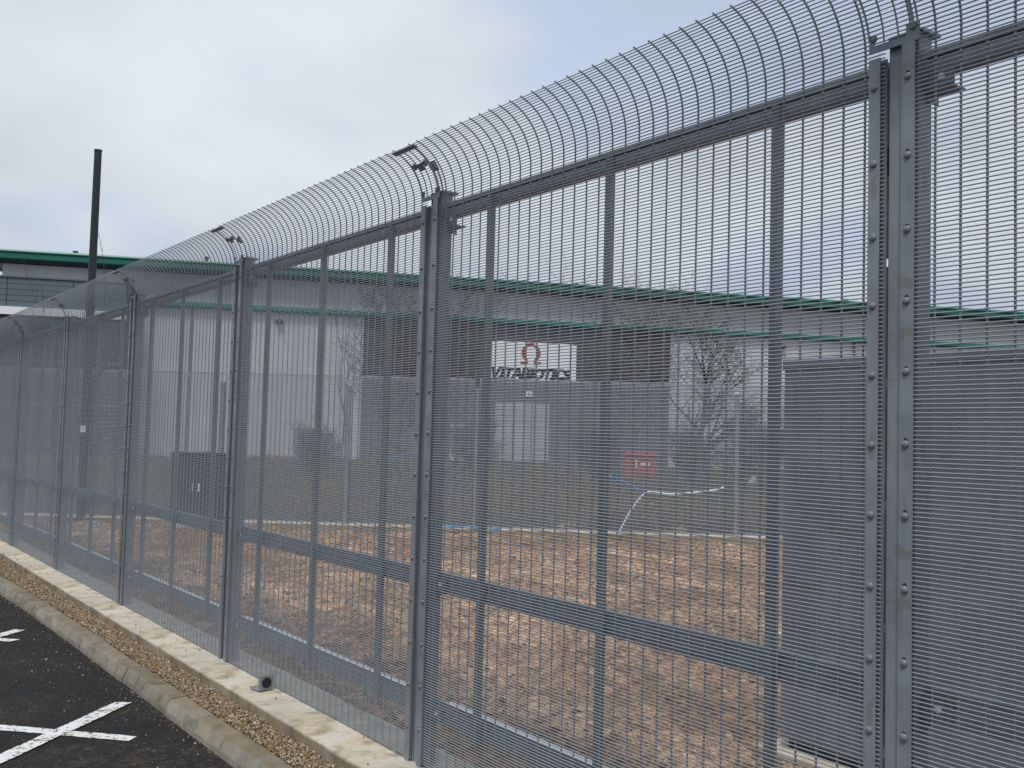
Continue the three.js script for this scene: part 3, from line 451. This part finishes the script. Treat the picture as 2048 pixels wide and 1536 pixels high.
const T2 = { depth: 2, first: 2, k0: 1, more: 0.15, along: 0.95, spread: 0.32, l0: 0.25, l1: 0.4, lift: 0.15, rad: 0.014, group: 'thin bare saplings before the slate corner block' };
tree('sapling', 'tallest whip-thin sapling, its tip above the green roof edge beside the steel column', [-27.1, 0, -4.3], 6.1, 31, { ...T2, group: undefined, wob: 0.06, first: 4, l0: 0.12, l1: 0.2 });
[[-29.3, -3.1, 4.3, 37], [-25.7, -3.0, 3.7, 41], [-28.4, -2.6, 4.0, 47], [-26.4, -2.0, 3.4, 59]].forEach(([x, z, h, sd]) => tree('sapling', 'thin bare sapling before the slate corner block of the warehouse', [x, 0, z], h, sd, T2));
tree('sapling', 'thin bare sapling before the white wall of the warehouse', [-27.3, 0, -11.0], 3.9, 53, { ...T2, group: undefined, rad: 0.03, k0: 2, more: 0.6 });
const T3 = { depth: 4, first: 1, k0: 4, more: 0.7, along: 0.6, spread: 0.8, l0: 0.5, l1: 0.75, lift: 0.08, rad: 0.03, group: 'bare brown shrubs on the verge' };
[[-22.6, -23.6, 1.5, 61], [-21.2, -24.6, 1.7, 62], [-24.4, -23.0, 1.3, 63], [-26.6, -20.6, 1.2, 64], [-29.6, -17.4, 1.3, 65], [-31.8, -12.4, 1.1, 66]].forEach(([x, z, h, sd]) => { const t = tree('shrub', 'bare brown shrub on the rough verge beyond the rear fence', [x, 0, z], h, sd, T3); t.userData.category = 'shrub'; });

// ---------------------------------------------------------------- loose stuff
function stoneGeo(seed, flat = 0.75) { const g = new THREE.IcosahedronGeometry(1, 0).toNonIndexed(); const p = g.attributes.position; for (let i = 0; i < p.count; i++) { const x = p.getX(i), y = p.getY(i), z = p.getZ(i), k = 0.72 + 0.55 * h3(Math.round(x * 50), Math.round(y * 50) + seed, Math.round(z * 50)); p.setXYZ(i, x * k, y * k * flat, z * k); } g.computeVertexNormals(); return g; }
function scatter(name, n, geo, mat, place, seed, parent) {
  const im = new THREE.InstancedMesh(geo, mat, n), r = rng(seed), o = new THREE.Object3D(), c = new THREE.Color();
  for (let i = 0; i < n; i++) { const q = place(r, c); o.position.set(q[0], q[1], q[2]); o.rotation.set(r() * 6.3, r() * 6.3, r() * 6.3); o.scale.setScalar(q[3]); if (q[4]) o.rotation.set(0, r() * 6.3, 0); o.updateMatrix(); im.setMatrixAt(i, o.matrix); im.setColorAt(i, c); }
  im.name = numbered(name); im.castShadow = im.receiveShadow = true; im.userData.kind = 'stuff'; scene.add(im); return im;
}
const pebbleCol = (r, c) => { const t = r(), v = 0.38 + r() * 0.7; if (t < 0.55) c.setRGB(0.36 * v, 0.25 * v, 0.135 * v); else if (t < 0.75) c.setRGB(0.48 * v, 0.39 * v, 0.27 * v); else if (t < 0.9) c.setRGB(0.22 * v, 0.15 * v, 0.09 * v); else c.setRGB(0.60 * v, 0.54 * v, 0.45 * v); };
tag(scatter('gravel', 42000, stoneGeo(1), M.stone, (r, c) => { pebbleCol(r, c); const x = -17 + 13.6 * r() ** 0.8, s = kerbShift(x), z = lerp(0.432 + s, 0.25, r()); const k = 1 - Math.abs((z - 0.34) / 0.1); return [x, -0.078 + 0.026 * r() + 0.006 * k + (fbm(x * 3, z * 6, 2, 3) - 0.5) * 0.03, z, 0.0046 + 0.0055 * r() * r()]; }, 7), 'brown pea gravel filling the strip between kerb and footing', 'gravel');
tag(scatter('spilled_stones', 700, stoneGeo(4), M.stone, (r, c) => { pebbleCol(r, c); c.multiplyScalar(1.1); const x = -13 + 9 * r(), d = r() ** 3 * 0.5; return [x, -0.157, 0.585 + kerbShift(x) + d, 0.002 + 0.006 * r() * r()]; }, 17), 'scattered small stones on the asphalt along the kerb', 'stones');
tag(scatter('pale_chips', 500, stoneGeo(9, 0.35), M.stone, (r, c) => { const v = 0.5 + r() * 0.5; c.setRGB(0.5 * v, 0.46 * v, 0.38 * v); return [-12 + 8 * r(), -0.1585, 0.62 + 1.3 * r(), 0.0015 + 0.004 * r() * r()]; }, 19), 'pale stone chips strewn over the black asphalt', 'chips');
tag(scatter('footing_debris', 260, stoneGeo(6), M.stone, (r, c) => { pebbleCol(r, c); c.multiplyScalar(r() < 0.4 ? 0.35 : 0.9); const x = -14 + 10 * r(), z = 0.24 - 0.48 * r(); return [x, 0.004, z, 0.0018 + 0.007 * r() ** 4]; }, 23), 'bits of stone and soil lying on the concrete footing', 'debris');
const soilY = (x, z) => { const edge = sstep(0, 0.5, -0.24 - z); return -0.055 + edge * (Math.sin((x * 0.55 + z) * 2.6 + fbm(x * 0.4, z * 0.4, 3, 3) * 7) * 0.014 + (fbm(x * 1.6, z * 1.6, 7, 4) - 0.5) * 0.16 + (fbm(x * 6, z * 6, 9, 3) - 0.5) * 0.075); };
tag(scatter('soil_clods', 34000, stoneGeo(12), M.stone, (r, c) => { const t = r(), v = 0.5 + r() * 0.7; if (t < 0.86) c.setRGB(0.27 * v, 0.18 * v, 0.105 * v); else if (t < 0.988) c.setRGB(0.42 * v, 0.31 * v, 0.2 * v); else c.setRGB(0.6 * v, 0.55 * v, 0.47 * v); const x = -20 + 19 * r(), z = -0.3 - 11.5 * r() ** 1.15; return [x, soilY(x, z) + 0.002, z, 0.005 + 0.026 * r() ** 5]; }, 29), 'clods and stones covering the brown soil yard', 'clods');
{ // rough grass beyond the rear fence
  const P = [], N = [], I = [], r = rng(61); for (let b = 0; b < 16; b++) { const a = r() * 6.28, l = 0.5 + r() * 0.5, sx = Math.cos(a), sz = Math.sin(a), o = P.length / 3, bx = (r() - 0.5) * 0.5, bz = (r() - 0.5) * 0.5, w = 0.03; P.push(bx - sz * w, 0, bz + sx * w, bx + sz * w, 0, bz - sx * w, bx + sx * 0.3 * l, l, bz + sz * 0.3 * l); N.push(0, 1, 0, 0, 1, 0, 0, 1, 0); I.push(o, o + 1, o + 2); }
  const g = new THREE.BufferGeometry(); g.setAttribute('position', new THREE.Float32BufferAttribute(P, 3)); g.setAttribute('uv', new THREE.Float32BufferAttribute(new Float32Array(P.length / 3 * 2), 2)); g.setIndex(I); g.computeVertexNormals();
  tag(scatter('rough_grass', 16000, g, M.grass, (r, c) => { const s = -14 + 42 * r(), o = -0.5 - 38 * r() ** 1.3, p = farP(s, 0, o); const gr = sstep(0.45, 0.6, fbm(p.x * 0.2, p.z * 0.2, 5, 3)) * (0.3 + 0.7 * sstep(-20, -34, o)); const v = 0.8 + r() * 0.9; c.setRGB(lerp(0.13, 0.075, gr) * v, lerp(0.088, 0.105, gr) * v, lerp(0.05, 0.035, gr) * v); return [p.x, -0.12, p.z, 0.22 + 0.4 * r(), 1]; }, 67), 'rough brown and green grass on the verge beyond the rear fence', 'grass');
}
renderer.render(scene, camera);
